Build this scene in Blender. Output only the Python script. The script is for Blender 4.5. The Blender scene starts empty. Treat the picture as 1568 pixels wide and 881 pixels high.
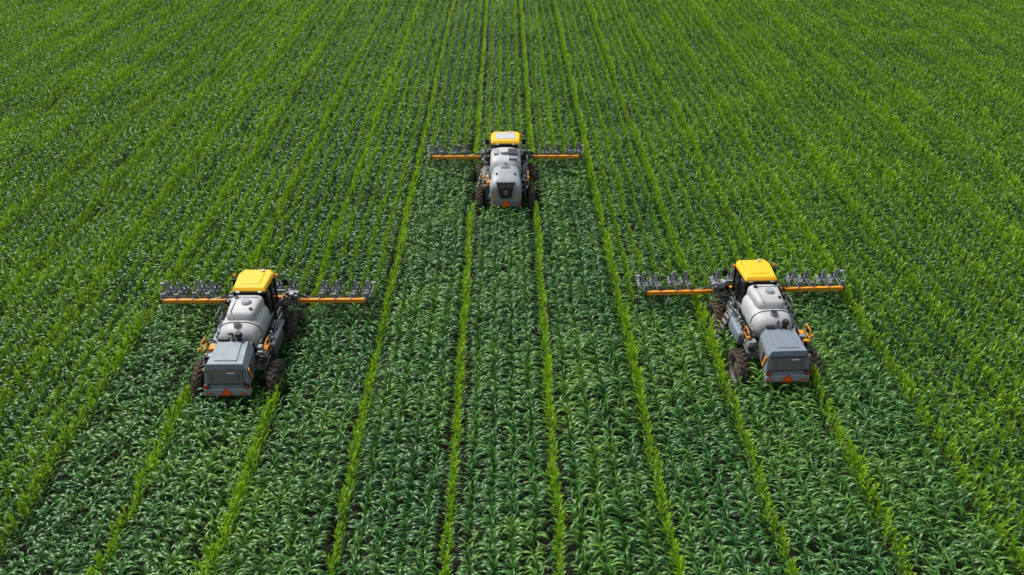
import bpy, math, random
import numpy as np
from mathutils import Vector, Matrix, Euler, noise

scene = bpy.context.scene
R = math.radians

# ------------------------------------------------------------------ world / light
SUN_EL, SUN_AZ = R(56), R(-50)
world = bpy.data.worlds.new("World"); scene.world = world
world.use_nodes = True
wn = world.node_tree
bg = wn.nodes["Background"]
sky = wn.nodes.new("ShaderNodeTexSky"); sky.sky_type = 'NISHITA'
sky.sun_disc = False; sky.sun_elevation = SUN_EL; sky.sun_rotation = SUN_AZ
sky.dust_density = 4.0; sky.air_density = 1.0
hs = wn.nodes.new("ShaderNodeHueSaturation"); hs.inputs["Saturation"].default_value = 0.45
wn.links.new(sky.outputs[0], hs.inputs["Color"])
wn.links.new(hs.outputs[0], bg.inputs[0])
bg.inputs[1].default_value = 0.15
sl = bpy.data.lights.new("sun", 'SUN'); sl.energy = 3.6; sl.angle = R(8); sl.color = (1, 0.97, 0.91)
so = bpy.data.objects.new("sun", sl); scene.collection.objects.link(so)
d = Vector((math.sin(SUN_AZ)*math.cos(SUN_EL), math.cos(SUN_AZ)*math.cos(SUN_EL), math.sin(SUN_EL)))
so.rotation_euler = d.to_track_quat('Z', 'Y').to_euler()
so.location = (0, 40, 60)
scene.view_settings.view_transform = 'Standard'
scene.view_settings.look = 'None'
scene.view_settings.exposure = 0

# ------------------------------------------------------------------ camera
cam = bpy.data.cameras.new("camera"); co = bpy.data.objects.new("camera", cam)
scene.collection.objects.link(co)
cam.lens = 28; cam.sensor_width = 36; cam.clip_end = 3000
co.location = (0.14, 0, 23.4)
co.rotation_euler = (R(57), 0, R(-0.47))
scene.camera = co

# ------------------------------------------------------------------ materials
def newmat(name):
    m = bpy.data.materials.new(name); m.use_nodes = True
    return m, m.node_tree, m.node_tree.nodes["Principled BSDF"]

def N(nt, t, **kw):
    n = nt.nodes.new(t)
    for k, v in kw.items(): setattr(n, k, v)
    return n

def mixrgb(nt, fac, a, b, blend='MIX'):
    n = nt.nodes.new("ShaderNodeMix"); n.data_type = 'RGBA'; n.blend_type = blend
    for sock, v in ((n.inputs[0], fac), (n.inputs[6], a), (n.inputs[7], b)):
        if isinstance(v, bpy.types.NodeSocket): nt.links.new(v, sock)
        elif isinstance(v, (int, float)): sock.default_value = v
        else: sock.default_value = (*v, 1)
    return n.outputs[2]

def math_(nt, op, a, b=None, c=None, clamp=False):
    n = nt.nodes.new("ShaderNodeMath"); n.operation = op; n.use_clamp = clamp
    for i, v in enumerate((a, b, c)):
        if v is None: continue
        if isinstance(v, bpy.types.NodeSocket): nt.links.new(v, n.inputs[i])
        else: n.inputs[i].default_value = v
    return n.outputs[0]

def paint(name, col, rough=0.4, metal=0.0, dirt=0.25, dirtcol=(0.12, 0.09, 0.06), coat=0.0, scale=3.0):
    m, nt, p = newmat(name)
    tc = N(nt, "ShaderNodeTexCoord")
    n1 = N(nt, "ShaderNodeTexNoise"); n1.inputs["Scale"].default_value = scale; n1.inputs["Detail"].default_value = 8
    n1.inputs["Roughness"].default_value = 0.7
    nt.links.new(tc.outputs["Object"], n1.inputs["Vector"])
    mr = N(nt, "ShaderNodeMapRange"); mr.inputs[1].default_value = 0.45; mr.inputs[2].default_value = 0.72
    mr.inputs[4].default_value = dirt
    nt.links.new(n1.outputs["Fac"], mr.inputs[0])
    sx = N(nt, "ShaderNodeSeparateXYZ"); nt.links.new(tc.outputs["Object"], sx.inputs[0])
    low = N(nt, "ShaderNodeMapRange"); low.inputs[1].default_value = 2.6; low.inputs[2].default_value = 1.0
    low.inputs[3].default_value = 0.0; low.inputs[4].default_value = dirt*1.2
    nt.links.new(sx.outputs[2], low.inputs[0])
    f = math_(nt, 'ADD', mr.outputs[0], math_(nt, 'MULTIPLY', low.outputs[0], n1.outputs["Fac"]), clamp=True)
    c = mixrgb(nt, f, col, dirtcol)
    nt.links.new(c, p.inputs["Base Color"])
    r = math_(nt, 'MULTIPLY_ADD', f, 0.4, rough, clamp=True)
    nt.links.new(r, p.inputs["Roughness"])
    p.inputs["Metallic"].default_value = metal
    p.inputs["Coat Weight"].default_value = coat
    return m

M = {}
M['white'] = paint("tank_plastic_white", (0.43, 0.44, 0.445), 0.5, dirt=0.30)
M['greyw'] = paint("panel_light_grey", (0.28, 0.31, 0.34), 0.42, dirt=0.25)
M['hood'] = paint("hood_blue_grey", (0.17, 0.21, 0.255), 0.5, dirt=0.24)
M['grey'] = paint("frame_grey", (0.08, 0.092, 0.105), 0.5, dirt=0.4)
M['lgrey'] = paint("frame_light_grey", (0.19, 0.215, 0.24), 0.45, dirt=0.3)
M['yellow'] = paint("roof_yellow", (0.86, 0.46, 0.008), 0.42, dirt=0.08)
M['orange'] = paint("bar_orange", (0.80, 0.29, 0.012), 0.45, dirt=0.18)
M['black'] = paint("black_plastic", (0.012, 0.012, 0.013), 0.45, dirt=0.2)
M['rubber'] = paint("tyre_rubber", (0.020, 0.019, 0.018), 0.8, dirt=0.9, dirtcol=(0.10, 0.068, 0.045), scale=5)
M['mud'] = paint("muddy_rim", (0.10, 0.09, 0.08), 0.7, dirt=0.8, dirtcol=(0.10, 0.065, 0.04), scale=4)
M['glass'] = paint("cab_glass", (0.010, 0.014, 0.018), 0.08, dirt=0.03)
M['sign'] = paint("warning_sign_orange", (0.95, 0.14, 0.01), 0.5, dirt=0.05)
M['red'] = paint("red_reflector", (0.6, 0.02, 0.01), 0.3, dirt=0.05)
M['steel'] = paint("steel", (0.45, 0.46, 0.47), 0.4, metal=0.8, dirt=0.2)
m, nt, p = newmat("grille_mesh")
tc = N(nt, "ShaderNodeTexCoord")
ck = N(nt, "ShaderNodeTexWave"); ck.bands_direction = 'Z'; ck.inputs["Scale"].default_value = 9
nt.links.new(tc.outputs["Object"], ck.inputs["Vector"])
nt.links.new(mixrgb(nt, ck.outputs["Fac"], (0.05, 0.05, 0.052), (0.20, 0.195, 0.19)), p.inputs["Base Color"])
p.inputs["Roughness"].default_value = 0.5
M['grille'] = m
MK = list(M.keys())

# corn leaf
def leafmat():
    m, nt, p = newmat("corn_leaf")
    at = N(nt, "ShaderNodeAttribute"); at.attribute_name = "lf"
    sp = N(nt, "ShaderNodeSeparateColor"); nt.links.new(at.outputs["Color"], sp.inputs[0])
    young, rnd, mid = sp.outputs[0], sp.outputs[1], sp.outputs[2]
    ti = N(nt, "ShaderNodeAttribute"); ti.attribute_type = 'INSTANCER'; ti.attribute_name = "tint"
    geo = N(nt, "ShaderNodeNewGeometry")
    ns = N(nt, "ShaderNodeTexNoise"); ns.inputs["Scale"].default_value = 0.11; ns.inputs["Detail"].default_value = 4
    nt.links.new(geo.outputs["Position"], ns.inputs["Vector"])
    dark = mixrgb(nt, rnd, (0.013, 0.080, 0.018), (0.040, 0.160, 0.030))
    brt = mixrgb(nt, rnd, (0.19, 0.43, 0.008), (0.38, 0.62, 0.010))
    f = math_(nt, 'ADD', young, ti.outputs["Fac"])
    f = math_(nt, 'ADD', f, math_(nt, 'MULTIPLY', math_(nt, 'SUBTRACT', ns.outputs["Fac"], 0.5), 0.25), clamp=True)
    c = mixrgb(nt, f, dark, brt)
    mr = math_(nt, 'POWER', mid, 7.0)
    c = mixrgb(nt, math_(nt, 'MULTIPLY', mr, 0.5), c, (0.25, 0.38, 0.14))
    nt.links.new(c, p.inputs["Base Color"])
    p.inputs["Roughness"].default_value = 0.37
    p.inputs["Specular IOR Level"].default_value = 0.5
    tr = N(nt, "ShaderNodeBsdfTranslucent")
    nt.links.new(mixrgb(nt, f, (0.04, 0.18, 0.015), (0.42, 0.62, 0.008)), tr.inputs[0])
    mx = N(nt, "ShaderNodeMixShader"); mx.inputs[0].default_value = 0.25
    nt.links.new(p.outputs[0], mx.inputs[1]); nt.links.new(tr.outputs[0], mx.inputs[2])
    nt.links.new(mx.outputs[0], nt.nodes["Material Output"].inputs[0])
    return m
LEAF = leafmat()

# soil
m, nt, p = newmat("soil")
geo = N(nt, "ShaderNodeNewGeometry")
ns = N(nt, "ShaderNodeTexNoise"); ns.inputs["Scale"].default_value = 2.5; ns.inputs["Detail"].default_value = 10
nt.links.new(geo.outputs["Position"], ns.inputs["Vector"])
nt.links.new(mixrgb(nt, ns.outputs["Fac"], (0.014, 0.012, 0.008), (0.04, 0.032, 0.022)), p.inputs["Base Color"])
p.inputs["Roughness"].default_value = 0.95
bp = N(nt, "ShaderNodeBump"); bp.inputs["Distance"].default_value = 0.05
nt.links.new(ns.outputs["Fac"], bp.inputs["Height"]); nt.links.new(bp.outputs[0], p.inputs["Normal"])
SOIL = m

# ------------------------------------------------------------------ ground
me = bpy.data.meshes.new("ground")
S = 1500
me.from_pydata([(-S, -S, 0), (S, -S, 0), (S, S, 0), (-S, S, 0)], [], [(0, 1, 2, 3)])
me.materials.append(SOIL)
g = bpy.data.objects.new("ground", me); scene.collection.objects.link(g)

# ------------------------------------------------------------------ corn plants (short lengths of row)
SEG = 0.95
def plant(kind, rg, V, F, C, ox, oy):
    H = {'cut': 1.40, 'uncut': 1.42, 'male': 1.45}[kind] * rg.gauss(1, 0.055)
    top = H*0.90
    r = 0.014
    lx, ly = rg.gauss(0, 0.035), rg.gauss(0, 0.05)
    young_p = rg.gauss(0, 0.05)
    b = len(V)
    for z in (0, top):
        for k in range(3):
            a = k*math.pi*2/3
            V.append((ox+lx*z+r*math.cos(a), oy+ly*z+r*math.sin(a), z)); C.append((0.15, 0.5, 0))
    for k in range(3):
        F.append((b+k, b+(k+1) % 3, b+3+(k+1) % 3, b+3+k))

    def leaf(z0, az, L, W, e0, e1, young, pw=1.2, fold=0.22, n=6):
        b = len(V)
        pos = Vector((ox+lx*z0, oy+ly*z0, z0))
        twist = rg.uniform(-0.6, 0.6); rn = rg.random()
        bend = rg.uniform(-0.55, 0.55)
        for i in range(n):
            t = i/(n-1)
            e = e0 + (e1-e0)*t**pw
            a2 = az + bend*t
            dirh = Vector((math.cos(a2), math.sin(a2), 0))
            dv = dirh*math.cos(e) + Vector((0, 0, math.sin(e)))
            if i: pos = pos + dv*(L/(n-1))
            sd = Vector((-math.sin(a2), math.cos(a2), 0))
            nm = dv.cross(sd)
            tw = twist*t
            sd2 = sd*math.cos(tw) + nm*math.sin(tw)
            nm2 = dv.cross(sd2)
            w = W*0.5*max(0.05, math.sin(math.pi*(0.14+0.86*t))**0.8)
            up = nm2*(-1) if nm2.z < 0 else nm2
            wav = 0.008*math.sin(t*14+rn*6)
            y_ = max(0, young*(0.7+0.3*t)+young_p)
            V.append(tuple(pos + sd2*w + up*(w*fold+wav))); C.append((y_, rn, 0))
            V.append(tuple(pos)); C.append((y_, rn, 1))
            V.append(tuple(pos - sd2*w + up*(w*fold-wav))); C.append((y_, rn, 0))
        for i in range(n-1):
            q = b+i*3
            F.append((q, q+1, q+4, q+3)); F.append((q+1, q+2, q+5, q+4))
    nl = 9
    flip = rg.choice((0, math.pi)) + rg.gauss(0, 0.6)
    for i in range(nl):
        t = i/(nl-1)
        az = flip + (i % 2)*math.pi + rg.gauss(0, 0.45)
        z = top*(0.36+0.64*t)
        L = rg.uniform(0.58, 0.82)*(0.64+0.40*math.sin(math.pi*(0.15+0.65*t)))
        W = rg.uniform(0.060, 0.083)
        if kind == 'male':
            if i < 4:   # broad dark lower leaves that close the furrow
                leaf(z*0.9, az, L*0.95, W, R(rg.uniform(62, 78)), R(rg.uniform(-60, -20)), 0.08, 1.3)
            else:
                leaf(z, az, L*0.54, W*0.85, R(rg.uniform(70, 84)), R(rg.uniform(0, 40)), 0.30+0.5*t)
        elif kind == 'cut':
            leaf(z, az, L, W, R(rg.uniform(66, 82)), R(rg.uniform(-85, -35)), 0.03+0.14*t*rg.random(), 1.35, n=7)
        else:
            leaf(z, az, L*0.9, W, R(rg.uniform(70, 84)), R(rg.uniform(-72, -15)), 0.03+0.20*t, 1.4)
    if kind == 'cut':
        for i in range(2):
            leaf(top, rg.uniform(0, 6.3), rg.uniform(0.16, 0.26), 0.045, R(84), R(rg.uniform(20, 60)), 0.28, n=4)
    elif kind == 'uncut':
        for i in range(6):
            leaf(top+0.05*i, rg.uniform(0, 6.3), rg.uniform(0.28, 0.46), 0.058, R(rg.uniform(80, 89)), R(rg.uniform(35, 78)), rg.uniform(0.6, 1.0), 2.0, n=5)
    else:
        for i in range(8):
            leaf(top-0.1+0.06*i, rg.uniform(0, 6.3), rg.uniform(0.32, 0.50), 0.055, R(rg.uniform(80, 89)), R(rg.uniform(25, 76)), rg.uniform(0.85, 1.1), 2.0, n=5)

def corn_seg(kind, seed):
    rg = random.Random(seed)
    V, F, C = [], [], []
    npl = 6 if kind == 'male' else 5
    for i in range(npl):
        if rg.random() < (0.08 if kind == 'male' else 0.01): continue
        plant(kind, rg, V, F, C, rg.gauss(0, 0.022), (i+0.5)/npl*SEG-SEG/2+rg.gauss(0, 0.035))
    me = bpy.data.meshes.new("corn_plants_"+kind)
    me.from_pydata(V, [], F)
    ca = me.color_attributes.new("lf", 'FLOAT_COLOR', 'POINT')
    ca.data.foreach_set("color", np.array([(c[0], c[1], c[2], 1) for c in C], dtype=np.float32).ravel())
    me.polygons.foreach_set("use_smooth", [True]*len(F))
    me.materials.append(LEAF)
    return me

src = bpy.data.collections.new("corn_plants")
NV = 16
for ki, kind in enumerate(('cut', 'uncut', 'male')):
    for v in range(NV):
        me = corn_seg(kind, 100*ki+v)
        ob = bpy.data.objects.new("p%02d_corn" % (ki*NV+v), me)
        src.objects.link(ob)

MACH = [(-11.52, 28.8, R(0.0)), (0.12, 45.7, R(0.0)), (11.97, 29.5, R(2.2))]
rs = random.Random(5)
pts, rot, scl, idx, tint = [], [], [], [], []
lanes = (-11.4, 0.0, 11.4)
for k in range(-150, 150):
    X0 = 0.38+0.76*k
    male = (k % 5) == 2
    rowt = rs.gauss(0, 0.04)
    rowh = rs.gauss(1, 0.03)
    y = 5.0 + rs.random()*SEG
    ymax = 125.0
    ci = None
    if abs(X0) < 16.8:
        ci = min(range(3), key=lambda i: abs(lanes[i]-X0))
    while y < ymax:
        y += SEG*rs.uniform(0.97, 1.03)
        if abs(X0) > 16+0.72*y: continue
        nz2 = noise.noise((X0*0.16, y*0.16, 9.0))
        nz3 = noise.noise((X0*0.7, y*0.3, 19.0))
        nz4 = noise.noise((X0*1.1, y*0.09, 40.0))
        x = X0 + 0.08*noise.noise((k*3.1, y*0.25, 0)) + rs.gauss(0, 0.014)
        cut = ci is not None and y < MACH[ci][1]+3.9
        kd = 2 if male else (0 if cut else 1)
        skip = False
        for mx, my, _ in MACH:
            if abs(x-mx) < 2.3:
                for wy in (-1.7, 2.1):
                    if abs(abs(x-mx)-1.6) < 0.42 and abs(y-my-wy+0.15) < 1.05: skip = True
                if male and -2.9 < y-my < 3.9: kd = 0
        if skip: continue
        pts.append((x, y, 0))
        rot.append((0, 0, rs.choice((0, math.pi))+rs.gauss(0, 0.02)))
        s = rs.gauss(1, 0.05)*rowh*(1+0.16*nz2)
        if nz4 > 0.45: s *= 1-min(0.2, (nz4-0.45)*1.5)
        scl.append((s, rs.choice((1, 1.02)), s))
        idx.append(kd*NV+rs.randrange(NV))
        tint.append((rowt if kd == 1 else 0.3*rowt) + 0.14*nz2 + 0.10*nz3 + rs.gauss(0, 0.03))
n = len(pts)
print("SEGS", n)
me = bpy.data.meshes.new("corn_field"); me.vertices.add(n)
me.vertices.foreach_set("co", np.array(pts, dtype=np.float32).ravel())
a = me.attributes.new("rot", 'FLOAT_VECTOR', 'POINT'); a.data.foreach_set("vector", np.array(rot, dtype=np.float32).ravel())
a = me.attributes.new("scl", 'FLOAT_VECTOR', 'POINT'); a.data.foreach_set("vector", np.array(scl, dtype=np.float32).ravel())
a = me.attributes.new("idx", 'INT', 'POINT'); a.data.foreach_set("value", np.array(idx, dtype=np.int32))
a = me.attributes.new("tint", 'FLOAT', 'POINT'); a.data.foreach_set("value", np.array(tint, dtype=np.float32))
field = bpy.data.objects.new("corn_field", me); scene.collection.objects.link(field)
ng = bpy.data.node_groups.new("corn_scatter", "GeometryNodeTree")
ng.interface.new_socket("Geometry", in_out='INPUT', socket_type='NodeSocketGeometry')
ng.interface.new_socket("Geometry", in_out='OUTPUT', socket_type='NodeSocketGeometry')
gi = ng.nodes.new("NodeGroupInput"); go = ng.nodes.new("NodeGroupOutput")
ip = ng.nodes.new("GeometryNodeInstanceOnPoints")
ci_ = ng.nodes.new("GeometryNodeCollectionInfo"); ci_.inputs[0].default_value = src
ci_.inputs[1].default_value = True; ci_.inputs[2].default_value = True
def na(nm, t):
    q = ng.nodes.new("GeometryNodeInputNamedAttribute"); q.data_type = t; q.inputs[0].default_value = nm
    return q.outputs[0]
L = ng.links
L.new(gi.outputs[0], ip.inputs["Points"]); L.new(ci_.outputs[0], ip.inputs["Instance"])
ip.inputs["Pick Instance"].default_value = True
L.new(na("idx", 'INT'), ip.inputs["Instance Index"])
L.new(na("rot", 'FLOAT_VECTOR'), ip.inputs["Rotation"])
L.new(na("scl", 'FLOAT_VECTOR'), ip.inputs["Scale"])
L.new(ip.outputs[0], go.inputs[0])
md = field.modifiers.new("scatter", 'NODES'); md.node_group = ng

# ------------------------------------------------------------------ mesh builder
class B:
    def __init__(s, name, parent, bevel=0.0):
        s.name, s.parent, s.bevel = name, parent, bevel
        s.v, s.f, s.m, s.s = [], [], [], []
    def add(s, vs, fs, mat, smooth=False):
        b = len(s.v); s.v += [tuple(v) for v in vs]
        for f in fs:
            s.f.append(tuple(b+i for i in f)); s.m.append(MK.index(mat)); s.s.append(smooth)
    def box(s, c, sz, mat, rot=(0, 0, 0), top=(1, 1), off=(0, 0)):
        hx, hy, hz = sz[0]/2, sz[1]/2, sz[2]/2
        rm = Euler(rot).to_matrix(); c = Vector(c)
        vs = []
        for z, tx, ty, ox, oy in ((-hz, 1, 1, 0, 0), (hz, top[0], top[1], off[0], off[1])):
            for x, y in ((-1, -1), (1, -1), (1, 1), (-1, 1)):
                vs.append(c + rm @ Vector((x*hx*tx+ox, y*hy*ty+oy, z)))
        s.add(vs, [(3, 2, 1, 0), (4, 5, 6, 7), (0, 1, 5, 4), (1, 2, 6, 5), (2, 3, 7, 6), (3, 0, 4, 7)], mat)
    def cyl(s, p0, p1, r, mat, r1=None, n=14):
        p0, p1 = Vector(p0), Vector(p1); r1 = r if r1 is None else r1
        q = (p1-p0).to_track_quat('Z', 'Y')
        vs = []
        for p, rr in ((p0, r), (p1, r1)):
            for k in range(n):
                a = 2*math.pi*k/n
                vs.append(p + q @ Vector((rr*math.cos(a), rr*math.sin(a), 0)))
        s.add(vs, [(k, (k+1) % n, n+(k+1) % n, n+k) for k in range(n)], mat, True)
        s.add(vs, [tuple(range(n-1, -1, -1)), tuple(range(n, 2*n))], mat)
    def tube(s, P, r, mat, n=8, smooth=True):
        P = [Vector(p) for p in P]
        if smooth and len(P) > 2:
            Q = []
            E = [P[0]]+P+[P[-1]]
            for i in range(1, len(E)-2):
                for j in range(5):
                    t = j/5
                    a, b, c, d_ = E[i-1], E[i], E[i+1], E[i+2]
                    Q.append(0.5*((2*b)+(c-a)*t+(2*a-5*b+4*c-d_)*t*t+(3*b-a-3*c+d_)*t**3))
            Q.append(P[-1]); P = Q
        vs = []
        for i, p in enumerate(P):
            t = (P[min(i+1, len(P)-1)]-P[max(i-1, 0)])
            q = t.to_track_quat('Z', 'Y')
            for k in range(n):
                a = 2*math.pi*k/n
                vs.append(p + q @ Vector((r*math.cos(a), r*math.sin(a), 0)))
        fs = [(i*n+k, i*n+(k+1) % n, (i+1)*n+(k+1) % n, (i+1)*n+k) for i in range(len(P)-1) for k in range(n)]
        s.add(vs, fs, mat, True)
        s.add(vs, [tuple(range(n-1, -1, -1)), tuple(range((len(P)-1)*n, len(P)*n))], mat)
    def loft(s, secs, mat, ex=4, n=32, smooth=True):
        vs = []
        for sc in secs:
            y, cx, hw, zb, zt = sc[:5]; e = sc[5] if len(sc) > 5 else ex
            cz, hz = (zb+zt)/2, (zt-zb)/2
            for k in range(n):
                a = 2*math.pi*(k+0.5)/n
                ca, sa = math.cos(a), math.sin(a)
                vs.append((cx+hw*math.copysign(abs(ca)**(2/e), ca), y, cz+hz*math.copysign(abs(sa)**(2/e), sa)))
        m_ = len(secs)
        fs = [(i*n+k, (i+1)*n+k, (i+1)*n+(k+1) % n, i*n+(k+1) % n) for i in range(m_-1) for k in range(n)]
        s.add(vs, fs, mat, smooth)
        s.add(vs, [tuple(range(n)), tuple(range(m_*n-1, (m_-1)*n-1, -1))], mat)
    def lathe(s, cx, cy, cz, prof, mat, n=40):
        vs = []
        for x, r in prof:
            for k in range(n):
                a = 2*math.pi*k/n
                vs.append((cx+x, cy+r*math.cos(a), cz+r*math.sin(a)))
        fs = [(i*n+k, i*n+(k+1) % n, (i+1)*n+(k+1) % n, (i+1)*n+k) for i in range(len(prof)-1) for k in range(n)]
        s.add(vs, fs, mat, True)
    def done(s):
        me = bpy.data.meshes.new(s.name); me.from_pydata(s.v, [], s.f)
        for k in MK: me.materials.append(M[k])
        me.polygons.foreach_set("material_index", s.m); me.polygons.foreach_set("use_smooth", s.s)
        me.update()
        ob = bpy.data.objects.new(s.name, me); scene.collection.objects.link(ob)
        ob.parent = s.parent
        if s.bevel:
            b = ob.modifiers.new("bevel", 'BEVEL'); b.width = s.bevel; b.segments = 2
            b.limit_method = 'ANGLE'; b.angle_limit = R(40)
        return ob

def wheel(root, nm, x, y):
    b = B(nm, root)
    r, w = 0.96, 0.21
    sgn = 1 if x > 0 else -1
    b.lathe(x, y, r, [(-w*0.75, 0.60), (-w, 0.68), (-w*1.03, 0.80), (-w*0.95, 0.87), (-w*0.7, 0.905), (0, 0.92), (w*0.7, 0.905), (w*0.95, 0.87), (w*1.03, 0.80), (w, 0.68), (w*0.75, 0.60)], 'rubber')
    b.lathe(x, y, r, [(-w*0.78, 0.61), (-w*0.7, 0.56), (-w*0.2, 0.53), (w*0.2, 0.53), (w*0.7, 0.56), (w*0.78, 0.61)], 'lgrey')
    b.lathe(x, y, r, [(sgn*0.02, 0.54), (sgn*0.05, 0.35), (sgn*0.12, 0.2), (sgn*0.14, 0.0)], 'mud')
    b.lathe(x, y, r, [(-sgn*0.02, 0.54), (-sgn*0.05, 0.35), (-sgn*0.18, 0.22), (-sgn*0.24, 0.0)], 'grey')
    nl = 24
    for k in range(nl):
        for sd in (-1, 1):
            a = 2*math.pi*(k+(0.5 if sd > 0 else 0))/nl
            c = (x+sd*0.095, y+0.93*math.cos(a), r+0.93*math.sin(a))
            M_ = Matrix.Rotation(a-math.pi/2, 3, 'X') @ Matrix.Rotation(sd*0.6, 3, 'Z')
            b.box(c, (0.23, 0.06, 0.08), 'rubber', rot=M_.to_euler())
    b.done()

def head(b, x, y, seed):
    rg = random.Random(seed)
    z = 1.94+rg.uniform(-0.05, 0.08)
    til = rg.uniform(-0.12, 0.12)
    b.box((x, y+0.06, z+0.16), (0.20, 0.08, 0.36), 'lgrey')
    for dx in (-0.06, 0.06):
        b.box((x+dx, y+0.42, z+0.08), (0.03, 0.7, 0.05), 'lgrey', rot=(0.08, 0, 0))
    b.tube([(x, y+0.1, z+0.30), (x, y+0.75, z+0.10)], 0.025, 'steel', smooth=False)
    b.box((x-0.02, y+0.82, z+0.22), (0.24, 0.06, 0.66), 'greyw' if seed % 3 else 'lgrey', rot=(-0.18, til, 0), top=(0.55, 1))
    b.box((x, y+1.0, z+0.05), (0.46, 0.24, 0.09), 'lgrey', rot=(0, til, 0), top=(0.85, 0.8))
    for dx in (-0.17, 0.17):
        b.box((x+dx, y+1.0, z-0.12), (0.08, 0.60, 0.24), 'greyw' if rg.random() < 0.5 else 'lgrey', rot=(0, til, 0), top=(0.7, 0.85))
        b.cyl((x+dx*0.8, y+0.98, z+0.08), (x+dx*0.8, y+0.98, z+0.26), 0.055, 'black')
        b.cyl((x+dx*0.55, y+1.12, z-0.16), (x+dx*0.55, y+1.12, z-0.02), 0.09, 'rubber')
        b.tube([(x+dx*1.1, y+0.9, z-0.1), (x+dx*1.3, y+1.25, z-0.15), (x+dx*1.5, y+1.5, z-0.3)], 0.014, 'lgrey')
    b.tube([(x-0.1, y+0.95, z+0.26), (x-0.12, y+0.6, z+0.46), (x-0.05, y+0.2, z+0.34), (x, y, z+0.1)], 0.018, 'black', n=6)

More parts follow.
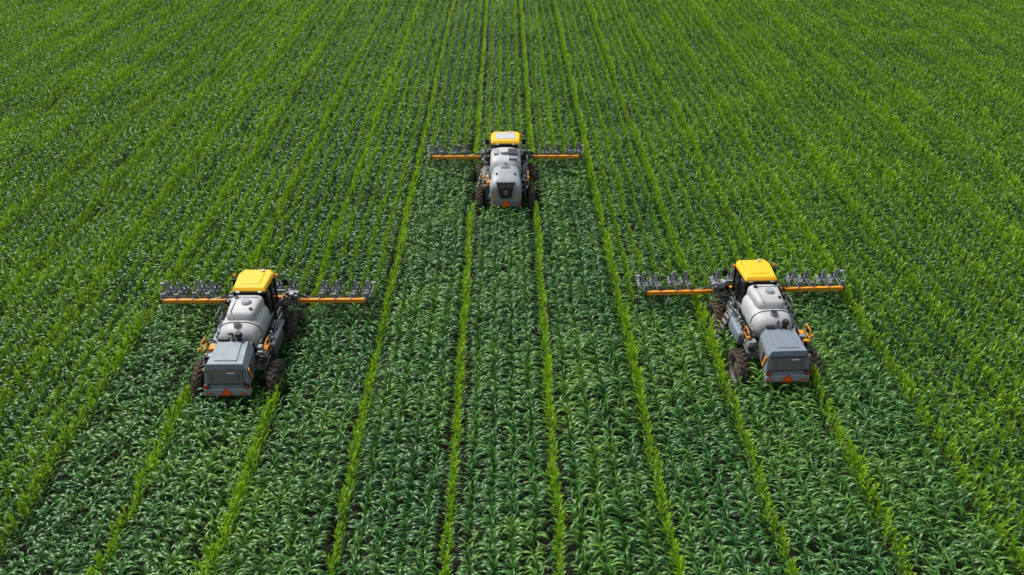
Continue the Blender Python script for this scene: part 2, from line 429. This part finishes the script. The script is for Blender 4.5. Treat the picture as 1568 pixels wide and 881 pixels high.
def machine(loc, rotz, kind, seed):
    rg = random.Random(seed)
    root = bpy.data.objects.new("self_propelled_detasseler", None); scene.collection.objects.link(root)  # root of one self-propelled detasseling machine
    root.empty_display_size = 1
    WY = (-1.7, 2.1) if kind == 'A' else (-1.35, 2.1); WX = 1.60
    for nm, x, y in (("wheel_rear_left", -WX, WY[0]), ("wheel_rear_right", WX, WY[0]), ("wheel_front_left", -WX, WY[1]), ("wheel_front_right", WX, WY[1])):
        wheel(root, nm, x, y)
    # chassis
    b = B("chassis", root, 0.012)
    for x in (-0.5, 0.5):
        b.box((x, 0.1, 1.72), (0.16, 5.4 if kind == 'A' else 5.0, 0.24), 'grey')
    for y in (-2.2, -1.7, -0.3, 0.9, 2.1, 2.55):
        b.box((0, y, 1.72), (0.84, 0.14, 0.18), 'grey')
    for wy in WY:
        for sx in (-1, 1):
            b.box((sx*0.88, wy, 1.80), (0.62, 0.26, 0.20), 'lgrey')
            b.cyl((sx*1.20, wy, 0.95), (sx*1.20, wy, 2.15), 0.085, 'lgrey')
            b.cyl((sx*1.20, wy, 2.05), (sx*1.20, wy, 2.40), 0.12, 'black')
            b.box((sx*1.26, wy, 0.96), (0.24, 0.3, 0.4), 'mud')
            b.tube([(sx*0.7, wy-0.2, 1.9), (sx*1.0, wy-0.35, 2.2), (sx*1.3, wy-0.2, 1.8), (sx*1.25, wy, 1.2)], 0.03, 'black')
            b.tube([(sx*0.7, wy+0.2, 1.9), (sx*1.1, wy+0.35, 2.25), (sx*1.35, wy+0.2, 1.7), (sx*1.25, wy, 1.1)], 0.025, 'black')
            b.box((sx*1.28, wy+0.15, 2.02), (0.24, 0.6, 0.05), 'grey', rot=(0.1, 0, 0))
    b.done()

    if kind == 'A':
        b = B("engine_hood", root, 0.03)
        def hexa(y0, w0, zb0, zt0, y1, w1, zb1, zt1, yb0, mat, tw0=None, tw1=None):
            tw0 = tw0 or w0; tw1 = tw1 or w1
            vs = [(-w0, yb0, zb0), (w0, yb0, zb0), (w1, y1, zb1), (-w1, y1, zb1), (-tw0, y0, zt0), (tw0, y0, zt0), (tw1, y1, zt1), (-tw1, y1, zt1)]
            b.add(vs, [(3, 2, 1, 0), (4, 5, 6, 7), (0, 1, 5, 4), (1, 2, 6, 5), (2, 3, 7, 6), (3, 0, 4, 7)], mat)
        hexa(-2.92, 0.93, 1.80, 2.62, -1.55, 0.84, 1.85, 2.70, -3.14, 'hood', 0.89, 0.82)
        hexa(-2.86, 0.88, 2.62, 2.84, -1.5, 0.81, 2.70, 3.00, -2.92, 'hood', 0.74, 0.64)
        hexa(-2.66, 0.50, 2.80, 2.90, -1.62, 0.44, 2.96, 3.035, -2.76, 'hood', 0.46, 0.40)
        b.box((0, -3.12, 1.66), (1.9, 0.32, 0.28), 'greyw', top=(0.98, 0.9))
        for sx in (-1, 1):
            b.box((sx*0.84, -3.15, 1.90), (0.18, 0.12, 0.20), 'black')
            b.box((sx*0.84, -3.22, 1.90), (0.15, 0.03, 0.09), 'red')
            b.box((sx*0.72, -3.29, 1.63), (0.30, 0.02, 0.06), 'red')
            b.box((sx*0.905, -2.1, 2.26), (0.04, 0.75, 0.5), 'grille', rot=(0, -sx*0.02, sx*0.07))
            b.box((sx*0.935, -2.70, 2.22), (0.03, 0.14, 0.72), 'orange', rot=(0.35, 0, sx*0.06))
        b.box((0, -3.05, 2.30), (1.44, 0.10, 0.54), 'grille', rot=(-0.24, 0, 0))
        for z_, w_ in ((2.59, 1.54), (2.02, 1.60)):
            b.box((0, -3.04-(2.30-z_)*0.25, z_), (w_, 0.10, 0.05), 'black', rot=(-0.24, 0, 0))
        b.box((-0.55, -3.11, 2.30), (0.03, 0.03, 0.5), 'grey', rot=(-0.24, 0, 0)); b.box((0.55, -3.11, 2.30), (0.03, 0.03, 0.5), 'grey', rot=(-0.24, 0, 0))
        b.box((0.25, -3.075, 2.52), (0.32, 0.03, 0.04), 'greyw', rot=(-0.24, 0, 0))
        yy = -3.30
        b.add([(-0.27, yy, 1.50), (0.27, yy, 1.50), (0, yy, 1.95), (-0.27, yy+.015, 1.50), (0.27, yy+.015, 1.50), (0, yy+.015, 1.95)], [(0, 1, 2), (5, 4, 3), (0, 3, 4, 1), (1, 4, 5, 2), (2, 5, 3, 0)], 'red')
        yy = -3.308
        b.add([(-0.20, yy, 1.54), (0.20, yy, 1.54), (0, yy, 1.87), (-0.20, yy+.006, 1.54), (0.20, yy+.006, 1.54), (0, yy+.006, 1.87)], [(0, 1, 2), (0, 3, 4, 1), (1, 4, 5, 2), (2, 5, 3, 0)], 'sign')
        b.done()
        b = B("engine_intake", root, 0.01)
        b.cyl((0.25, -1.38, 2.6), (0.25, -1.38, 3.22), 0.10, 'black'); b.cyl((0.25, -1.38, 3.22), (0.25, -1.38, 3.36), 0.17, 'black', 0.13)
        b.cyl((-0.05, -1.30, 2.5), (-0.05, -1.30, 3.15), 0.07, 'steel')
        b.tube([(-0.05, -1.3, 3.1), (-0.05, -1.32, 3.25), (-0.12, -1.45, 3.34)], 0.065, 'grey')
        b.box((-0.35, -1.34, 2.75), (0.5, 0.22, 0.4), 'grey'); b.cyl((-0.55, -1.4, 3.0), (-0.2, -1.4, 3.0), 0.12, 'black')
        b.box((0.55, -1.3, 2.5), (0.4, 0.3, 0.5), 'black')
        b.done()
        b = B("solution_tank", root, 0.0)
        b.loft([(-1.12, 0, 0.46, 2.15, 2.72, 2.2), (-1.08, 0, 0.60, 2.05, 2.86, 2.3), (-0.98, 0, 0.75, 2.0, 3.02, 2.4), (-0.82, 0, 0.85, 1.94, 3.14, 2.6), (-0.5, 0, 0.91, 1.9, 3.24, 2.8), (0.6, 0, 0.92, 1.9, 3.28, 3), (1.0, 0, 0.90, 1.9, 3.28, 3), (1.2, 0, 0.82, 1.95, 3.2, 2.8), (1.28, 0, 0.66, 2.05, 3.05, 2.6)], 'white', n=56)
        b.loft([(-0.30, 0, 0.42, 2.9, 3.28, 3), (-0.22, 0, 0.55, 2.8, 3.46, 4), (-0.08, 0, 0.63, 2.7, 3.56, 5), (1.05, 0, 0.71, 2.7, 3.61, 5), (1.2, 0, 0.67, 2.7, 3.57, 4.5), (1.28, 0, 0.58, 2.8, 3.43, 4)], 'white', n=56)
        b.cyl((0.1, 0.60, 3.55), (0.1, 0.60, 3.67), 0.22, 'white'); b.cyl((0.1, 0.60, 3.67), (0.1, 0.60, 3.705), 0.18, 'greyw')
        b.cyl((-0.02, -0.62, 3.14), (-0.02, -0.62, 3.29), 0.17, 'greyw'); b.cyl((-0.02, -0.62, 3.29), (-0.02, -0.62, 3.325), 0.14, 'black')
        b.cyl((0.42, 0.1, 3.55), (0.42, 0.1, 3.63), 0.07, 'black')
        b.cyl((-0.42, 0.95, 3.55), (-0.42, 0.95, 3.66), 0.09, 'black')
        b.box((0, 0.98, 3.615), (1.05, 0.04, 0.03), 'greyw')
        b.box((-0.40, 0.35, 3.60), (0.04, 1.0, 0.03), 'greyw')
        b.done()
        b = B("tank_cradle", root, 0.01)
        for y in (-0.72, 0.35, 1.02):
            P = []
            for k in range(13):
                a = math.pi*(k/12)
                ca, sa = math.cos(a), math.sin(a)
                P.append((0.94*math.copysign(abs(ca)**(2/3.3), ca), y, 2.6-0.7*abs(sa)**(2/3.3)))
            b.tube(P, 0.04, 'grey', smooth=False)
        P = []
        for k in range(21):
            a = math.pi*k/20
            ca, sa = math.cos(a), math.sin(a)
            P.append((0.925*math.copysign(abs(ca)**(2/2.8), ca), -0.45, 2.57+0.69*abs(sa)**(2/2.8)))
        b.tube(P, 0.022, 'grey', smooth=False)
        for sx in (-1, 1):
            b.box((sx*0.95, 0.1, 2.55), (0.06, 2.2, 0.09), 'lgrey')
        b.done()
    else:
        b = B("engine_hood", root, 0.0)
        dy = 0.42
        b.loft([(-3.24+dy, 0, 0.80, 1.60, 2.46, 4), (-3.20+dy, 0, 0.90, 1.52, 2.60, 4.5), (-3.05+dy, 0, 0.95, 1.5, 2.80, 4.5), (-2.75+dy, 0, 0.95, 1.5, 2.98, 4), (-2.2+dy, 0, 0.93, 1.55, 3.12, 3.6), (-1.5, 0, 0.90, 1.6, 3.22, 3.4), (-1.05, 0, 0.86, 1.7, 3.26, 3.2), (-0.95, 0, 0.78, 1.8, 3.15, 3)], 'greyw', n=56)
        b.box((0, -1.30, 3.235), (0.5, 0.24, 0.05), 'grey', rot=(0.05, 0, 0))
        b.done()
        b = B("rear_grille", root, 0.0)
        prof = [(0.34, -3.275, 1.90), (0.46, -3.285, 2.46), (0.52, -3.245, 2.64), (0.56, -3.06, 2.88)]
        vs = []
        for w_, y_, z_ in prof:
            vs += [(-w_, y_+dy, z_), (w_, y_+dy, z_), (w_, y_+dy+0.3, z_-0.03), (-w_, y_+dy+0.3, z_-0.03)]
        fs = [(3, 2, 1, 0), (12, 13, 14, 15)]
        for j in range(3):
            for k in range(4): fs.append((4*j+k, 4*j+(k+1) % 4, 4*j+4+(k+1) % 4, 4*j+4+k))
        b.add(vs, fs, 'black')
        rim = [(-w_, y_+dy-0.01, z_) for w_, y_, z_ in prof]+[(w_, y_+dy-0.01, z_) for w_, y_, z_ in reversed(prof)]
        b.tube(rim+[rim[0]], 0.03, 'lgrey', smooth=False)
        for sx in (-1, 1):
            b.tube([(sx*0.16, y_+dy-0.02, z_) for w_, y_, z_ in prof], 0.014, 'grey', smooth=False)
        b.cyl((0, -3.22+dy, 2.32), (0, -3.33+dy, 2.32), 0.13, 'greyw'); b.cyl((0, -3.32+dy, 2.32), (0, -3.35+dy, 2.32), 0.08, 'red')
        b.box((0, -3.14+dy, 1.55), (1.8, 0.36, 0.26), 'lgrey')
        for sx in (-1, 1):
            b.box((sx*0.68, -3.25+dy, 1.98), (0.10, 0.05, 0.40), 'orange')
            b.box((sx*0.76, -3.33+dy, 1.56), (0.24, 0.03, 0.09), 'red')
            b.box((sx*0.945, -1.9, 2.3), (0.04, 0.9, 0.45), 'grille')
            b.cyl((sx*0.55, -1.9, 2.95), (sx*0.55, -1.9, 3.14), 0.06, 'black')
        yy = -3.36+dy
        b.add([(-0.28, yy, 1.42), (0.28, yy, 1.42), (0, yy, 1.88), (-0.28, yy+.02, 1.42), (0.28, yy+.02, 1.42), (0, yy+.02, 1.88)], [(0, 1, 2), (5, 4, 3), (0, 3, 4, 1), (1, 4, 5, 2), (2, 5, 3, 0)], 'sign')
        b.done()
        b = B("solution_tank", root, 0.0)
        b.loft([(-0.90, 0, 0.7, 2.1, 3.15, 2.6), (-0.75, 0, 0.88, 1.95, 3.38, 3.4), (-0.5, 0, 0.95, 1.9, 3.48, 4), (0.95, 0, 0.95, 1.9, 3.56, 4), (1.2, 0, 0.88, 1.95, 3.48, 3.5), (1.28, 0, 0.75, 2.1, 3.35, 3)], 'white', n=56)
        b.cyl((-0.1, 0.2, 3.5), (-0.1, 0.2, 3.63), 0.24, 'greyw'); b.cyl((-0.1, 0.2, 3.63), (-0.1, 0.2, 3.67), 0.19, 'white')
        b.box((0.45, 0.35, 3.55), (0.58, 0.9, 0.06), 'glass'); b.box((0.45, -0.45, 3.50), (0.5, 0.4, 0.07), 'hood')
        b.box((-0.6, 0.4, 3.56), (0.3, 0.8, 0.05), 'greyw')
        b.cyl((0.0, -0.98, 3.1), (0.0, -0.98, 3.45), 0.07, 'steel')
        b.done()

    # side equipment
    b = B("side_equipment", root, 0.012)
    for sx in (-1, 1):
        b.loft([(-0.70, sx*1.22, 0.20, 1.62, 2.12, 5), (-0.63, sx*1.22, 0.25, 1.55, 2.2, 5), (0.65, sx*1.22, 0.25, 1.55, 2.2, 5), (0.72, sx*1.22, 0.20, 1.62, 2.12, 5)], 'hood' if sx < 0 else 'grey', n=24)
        b.cyl((sx*1.2, -0.4, 2.2), (sx*1.2, -0.4, 2.27), 0.07, 'black')
        b.box((sx*1.18, 1.02, 2.12), (0.5, 0.56, 0.04), 'lgrey')
        b.box((sx*1.14, -1.35, 2.16), (0.36, 0.62, 0.04), 'lgrey')
        for k in range(7):
            b.box((sx*rg.uniform(0.95, 1.3), rg.uniform(-1.8, -1.0), rg.uniform(2.2, 2.5)), (rg.uniform(.1, .25), rg.uniform(.1, .3), rg.uniform(.12, .3)), rg.choice(('black', 'grey', 'lgrey', 'greyw', 'orange')), rot=(0, 0, rg.uniform(-.2, .2)))
        for k in range(5):
            y = -0.9+0.3*k
            b.cyl((sx*1.15, y, 2.2), (sx*1.15, y, 2.42), 0.06, rg.choice(('black', 'greyw', 'grey')))
        for k in range(10):
            y0 = rg.uniform(-2.2, 0.8); y1 = y0+rg.uniform(0.5, 1.4)
            b.tube([(sx*rg.uniform(.95, 1.2), y0, 2.1), (sx*rg.uniform(1.1, 1.4), y0+0.15, rg.uniform(2.2, 2.6)), (sx*rg.uniform(1.1, 1.45), (y0+y1)/2, rg.uniform(2.0, 2.5)), (sx*rg.uniform(0.95, 1.2), y1, 2.0)], rg.uniform(.015, .03), rg.choice(('black', 'black', 'grey', 'steel')), n=6)
        for k in range(9):
            b.box((sx*rg.uniform(0.95, 1.45), rg.uniform(1.5, 3.2), rg.uniform(2.05, 2.5)), (rg.uniform(.1, .3), rg.uniform(.1, .4), rg.uniform(.1, .3)), rg.choice(('black', 'grey', 'grey', 'lgrey', 'greyw')), rot=(0, 0, rg.uniform(-.3, .3)))
        for k in range(8):
            y0 = rg.uniform(1.2, 2.6)
            b.tube([(sx*.9, y0, 2.0), (sx*rg.uniform(1.1, 1.5), y0+0.2, rg.uniform(2.4, 2.8)), (sx*rg.uniform(1.3, 1.9), y0+0.5, rg.uniform(2.1, 2.5)), (sx*1.5, 3.1, 2.05)], rg.uniform(.018, .03), 'black', n=6)
    b.done()

    # handrails & ladder
    b = B("handrails", root)
    for sx in (-1, 1):
        for (ya, yb) in ((-1.62, -1.02), (0.72, 1.3)):
            b.tube([(sx*1.36, ya, 2.15), (sx*1.36, ya, 2.85), (sx*1.36, ya+0.08, 2.92), (sx*1.36, yb-0.08, 2.92), (sx*1.36, yb, 2.85), (sx*1.36, yb, 2.15)], 0.022, 'orange' if ya < 0 else 'lgrey', smooth=False)
            b.tube([(sx*1.36, ya, 2.55), (sx*1.36, yb, 2.55)], 0.018, 'orange' if ya < 0 else 'lgrey', smooth=False)
    for y in (0.75, 1.2):
        b.tube([(-1.45, y, 2.14), (-1.85, y, 0.75)], 0.025, 'orange' if y > 1 else 'lgrey', smooth=False)
    for k in range(5):
        t = (k+0.5)/5
        b.box((-1.45-0.4*t, 0.975, 2.14-1.39*t), (0.14, 0.45, 0.03), 'lgrey')
    for sx in (-1, 1):
        b.box((sx*1.40, -1.75, 2.75), (0.10, 0.06, 0.13), 'orange')
    b.done()

    # cab
    b = B("cab", root, 0.02)
    b.box((0, 2.22, 1.95), (1.56, 1.5, 0.24), 'grey')
    b.box((0, 2.24, 2.80), (1.40, 1.38, 1.46), 'glass', top=(1.06, 1.0), off=(0, 0.02))
    for sx in (-1, 1):
        for yy in (1.54, 2.2, 2.92):
            b.box((sx*0.735, yy, 2.80), (0.07, 0.08, 1.48), 'black', rot=(0, sx*0.03, 0))
        b.box((sx*0.28, 1.54, 2.80), (0.05, 0.04, 1.46), 'black')
        b.tube([(sx*0.80, 2.9, 3.4), (sx*1.10, 3.05, 3.42), (sx*1.17, 3.05, 3.2)], 0.018, 'black')
        b.box((sx*1.18, 3.05, 3.08), (0.24, 0.07, 0.36), 'black')
        b.tube([(sx*0.82, 2.6, 3.6), (sx*0.97, 2.6, 3.62), (sx*0.97, 2.6, 3.7)], 0.018, 'black')
        b.cyl((sx*0.97, 2.6, 3.68), (sx*0.97, 2.6, 3.80), 0.05, 'sign')
    b.box((0, 1.54, 2.2), (1.4, 0.06, 0.36), 'grey')
    b.done()
    b = B("cab_roof", root, 0.035)
    kx = 0.90 if kind == 'A' else 1.08
    vs = []
    for z, w0, w1, y0, y1 in ((3.54, 0.80, 0.88, 1.45, 3.10), (3.66, 0.83, 0.92, 1.40, 3.15), (3.79, 0.74, 0.83, 1.52, 3.03)):
        w0 *= kx; w1 *= kx
        vs += [(-w0, y0, z), (w0, y0, z), (w1, y1-0.35, z), (w1*0.8, y1, z), (-w1*0.8, y1, z), (-w1, y1-0.35, z)]
    fs = [(5, 4, 3, 2, 1, 0), (12, 13, 14, 15, 16, 17)]
    for j in (0, 6):
        for k in range(6): fs.append((j+k, j+(k+1) % 6, j+6+(k+1) % 6, j+6+k))
    b.add(vs, fs, 'yellow')
    if kind == 'B':
        b.box((0, 2.3, 3.80), (1.25, 1.1, 0.05), 'white', top=(0.94, 0.94))
    else:
        b.box((0, 2.28, 3.80), (0.9, 1.05, 0.05), 'yellow', top=(0.92, 0.92))
    b.box((0, 1.415, 3.58), (1.2, 0.05, 0.09), 'black')
    for x in (-0.5, 0.5):
        b.box((x, 1.39, 3.60), (0.2, 0.05, 0.09), 'steel')
    b.done()
    b = B("antenna", root)
    b.cyl((0.3, 2.88, 3.8), (0.3, 2.88, 3.87), 0.08, 'white'); b.tube([(-0.6, 2.7, 3.75), (-0.62, 2.65, 4.4)], 0.008, 'black', smooth=False)
    b.done()

    # toolbar
    b = B("toolbar", root, 0.01)
    by = 3.12
    b.box((0, by+0.3, 1.95), (2.9, 0.16, 0.18), 'orange')
    b.box((0, by+0.3, 2.35), (2.0, 0.10, 0.10), 'lgrey')
    for sx in (-1, 1):
        b.box((sx*3.20, by, 1.98), (3.40, 0.14, 0.19), 'orange')
        b.box((sx*1.5, by+0.12, 2.1), (0.25, 0.5, 0.45), 'lgrey')
        b.tube([(sx*1.45, by+0.05, 2.4), (sx*2.1, by+0.05, 2.12)], 0.035, 'black', smooth=False)
        b.tube([(sx*2.0, by+0.06, 2.16), (sx*2.4, by+0.06, 2.08)], 0.02, 'steel', smooth=False)
        b.box((sx*4.92, by, 1.98), (0.06, 0.2, 0.26), 'black')
        for x_ in (2.66, 3.42, 4.18, 4.94-.1):
            b.box((sx*x_, by+0.03, 1.98), (0.10, 0.17, 0.23), 'grey')
        for q in range(3):
            P = [(sx*(1.4+0.55*j), by+0.16+0.03*q+rg.uniform(-.03, .03), 2.05+0.03*q+rg.uniform(-.03, .05)) for j in range(7)]
            b.tube(P, 0.016, 'black', n=6)
        b.tube([(sx*4.95, by+0.1, 2.0), (sx*5.15, by+0.5, 2.2), (sx*5.15, by+0.9, 2.35)], 0.02, 'lgrey')
        b.box((sx*5.15, by+0.95, 2.35), (0.2, 0.12, 0.12), 'greyw')
    b.done()
    b = B("detasseling_heads", root)
    for i, x in enumerate((-4.94, -4.18, -3.42, -2.66, -1.14, -0.38, 0.38, 1.14, 2.66, 3.42, 4.18, 4.94)):
        jx = math.copysign(0.07, x)*(1 if abs(x) in (2.66, 4.18) else -1)
        head(b, x+jx, by+(0.3 if abs(x) < 1.5 else 0.1), seed*50+i)
    b.done()
    root.location = loc; root.rotation_euler = (0, 0, rotz)
    return root

for i, ((x, y, rz), kd) in enumerate(zip(MACH, ('A', 'B', 'A'))):
    machine((x, y, 0), rz, kd, i+1)
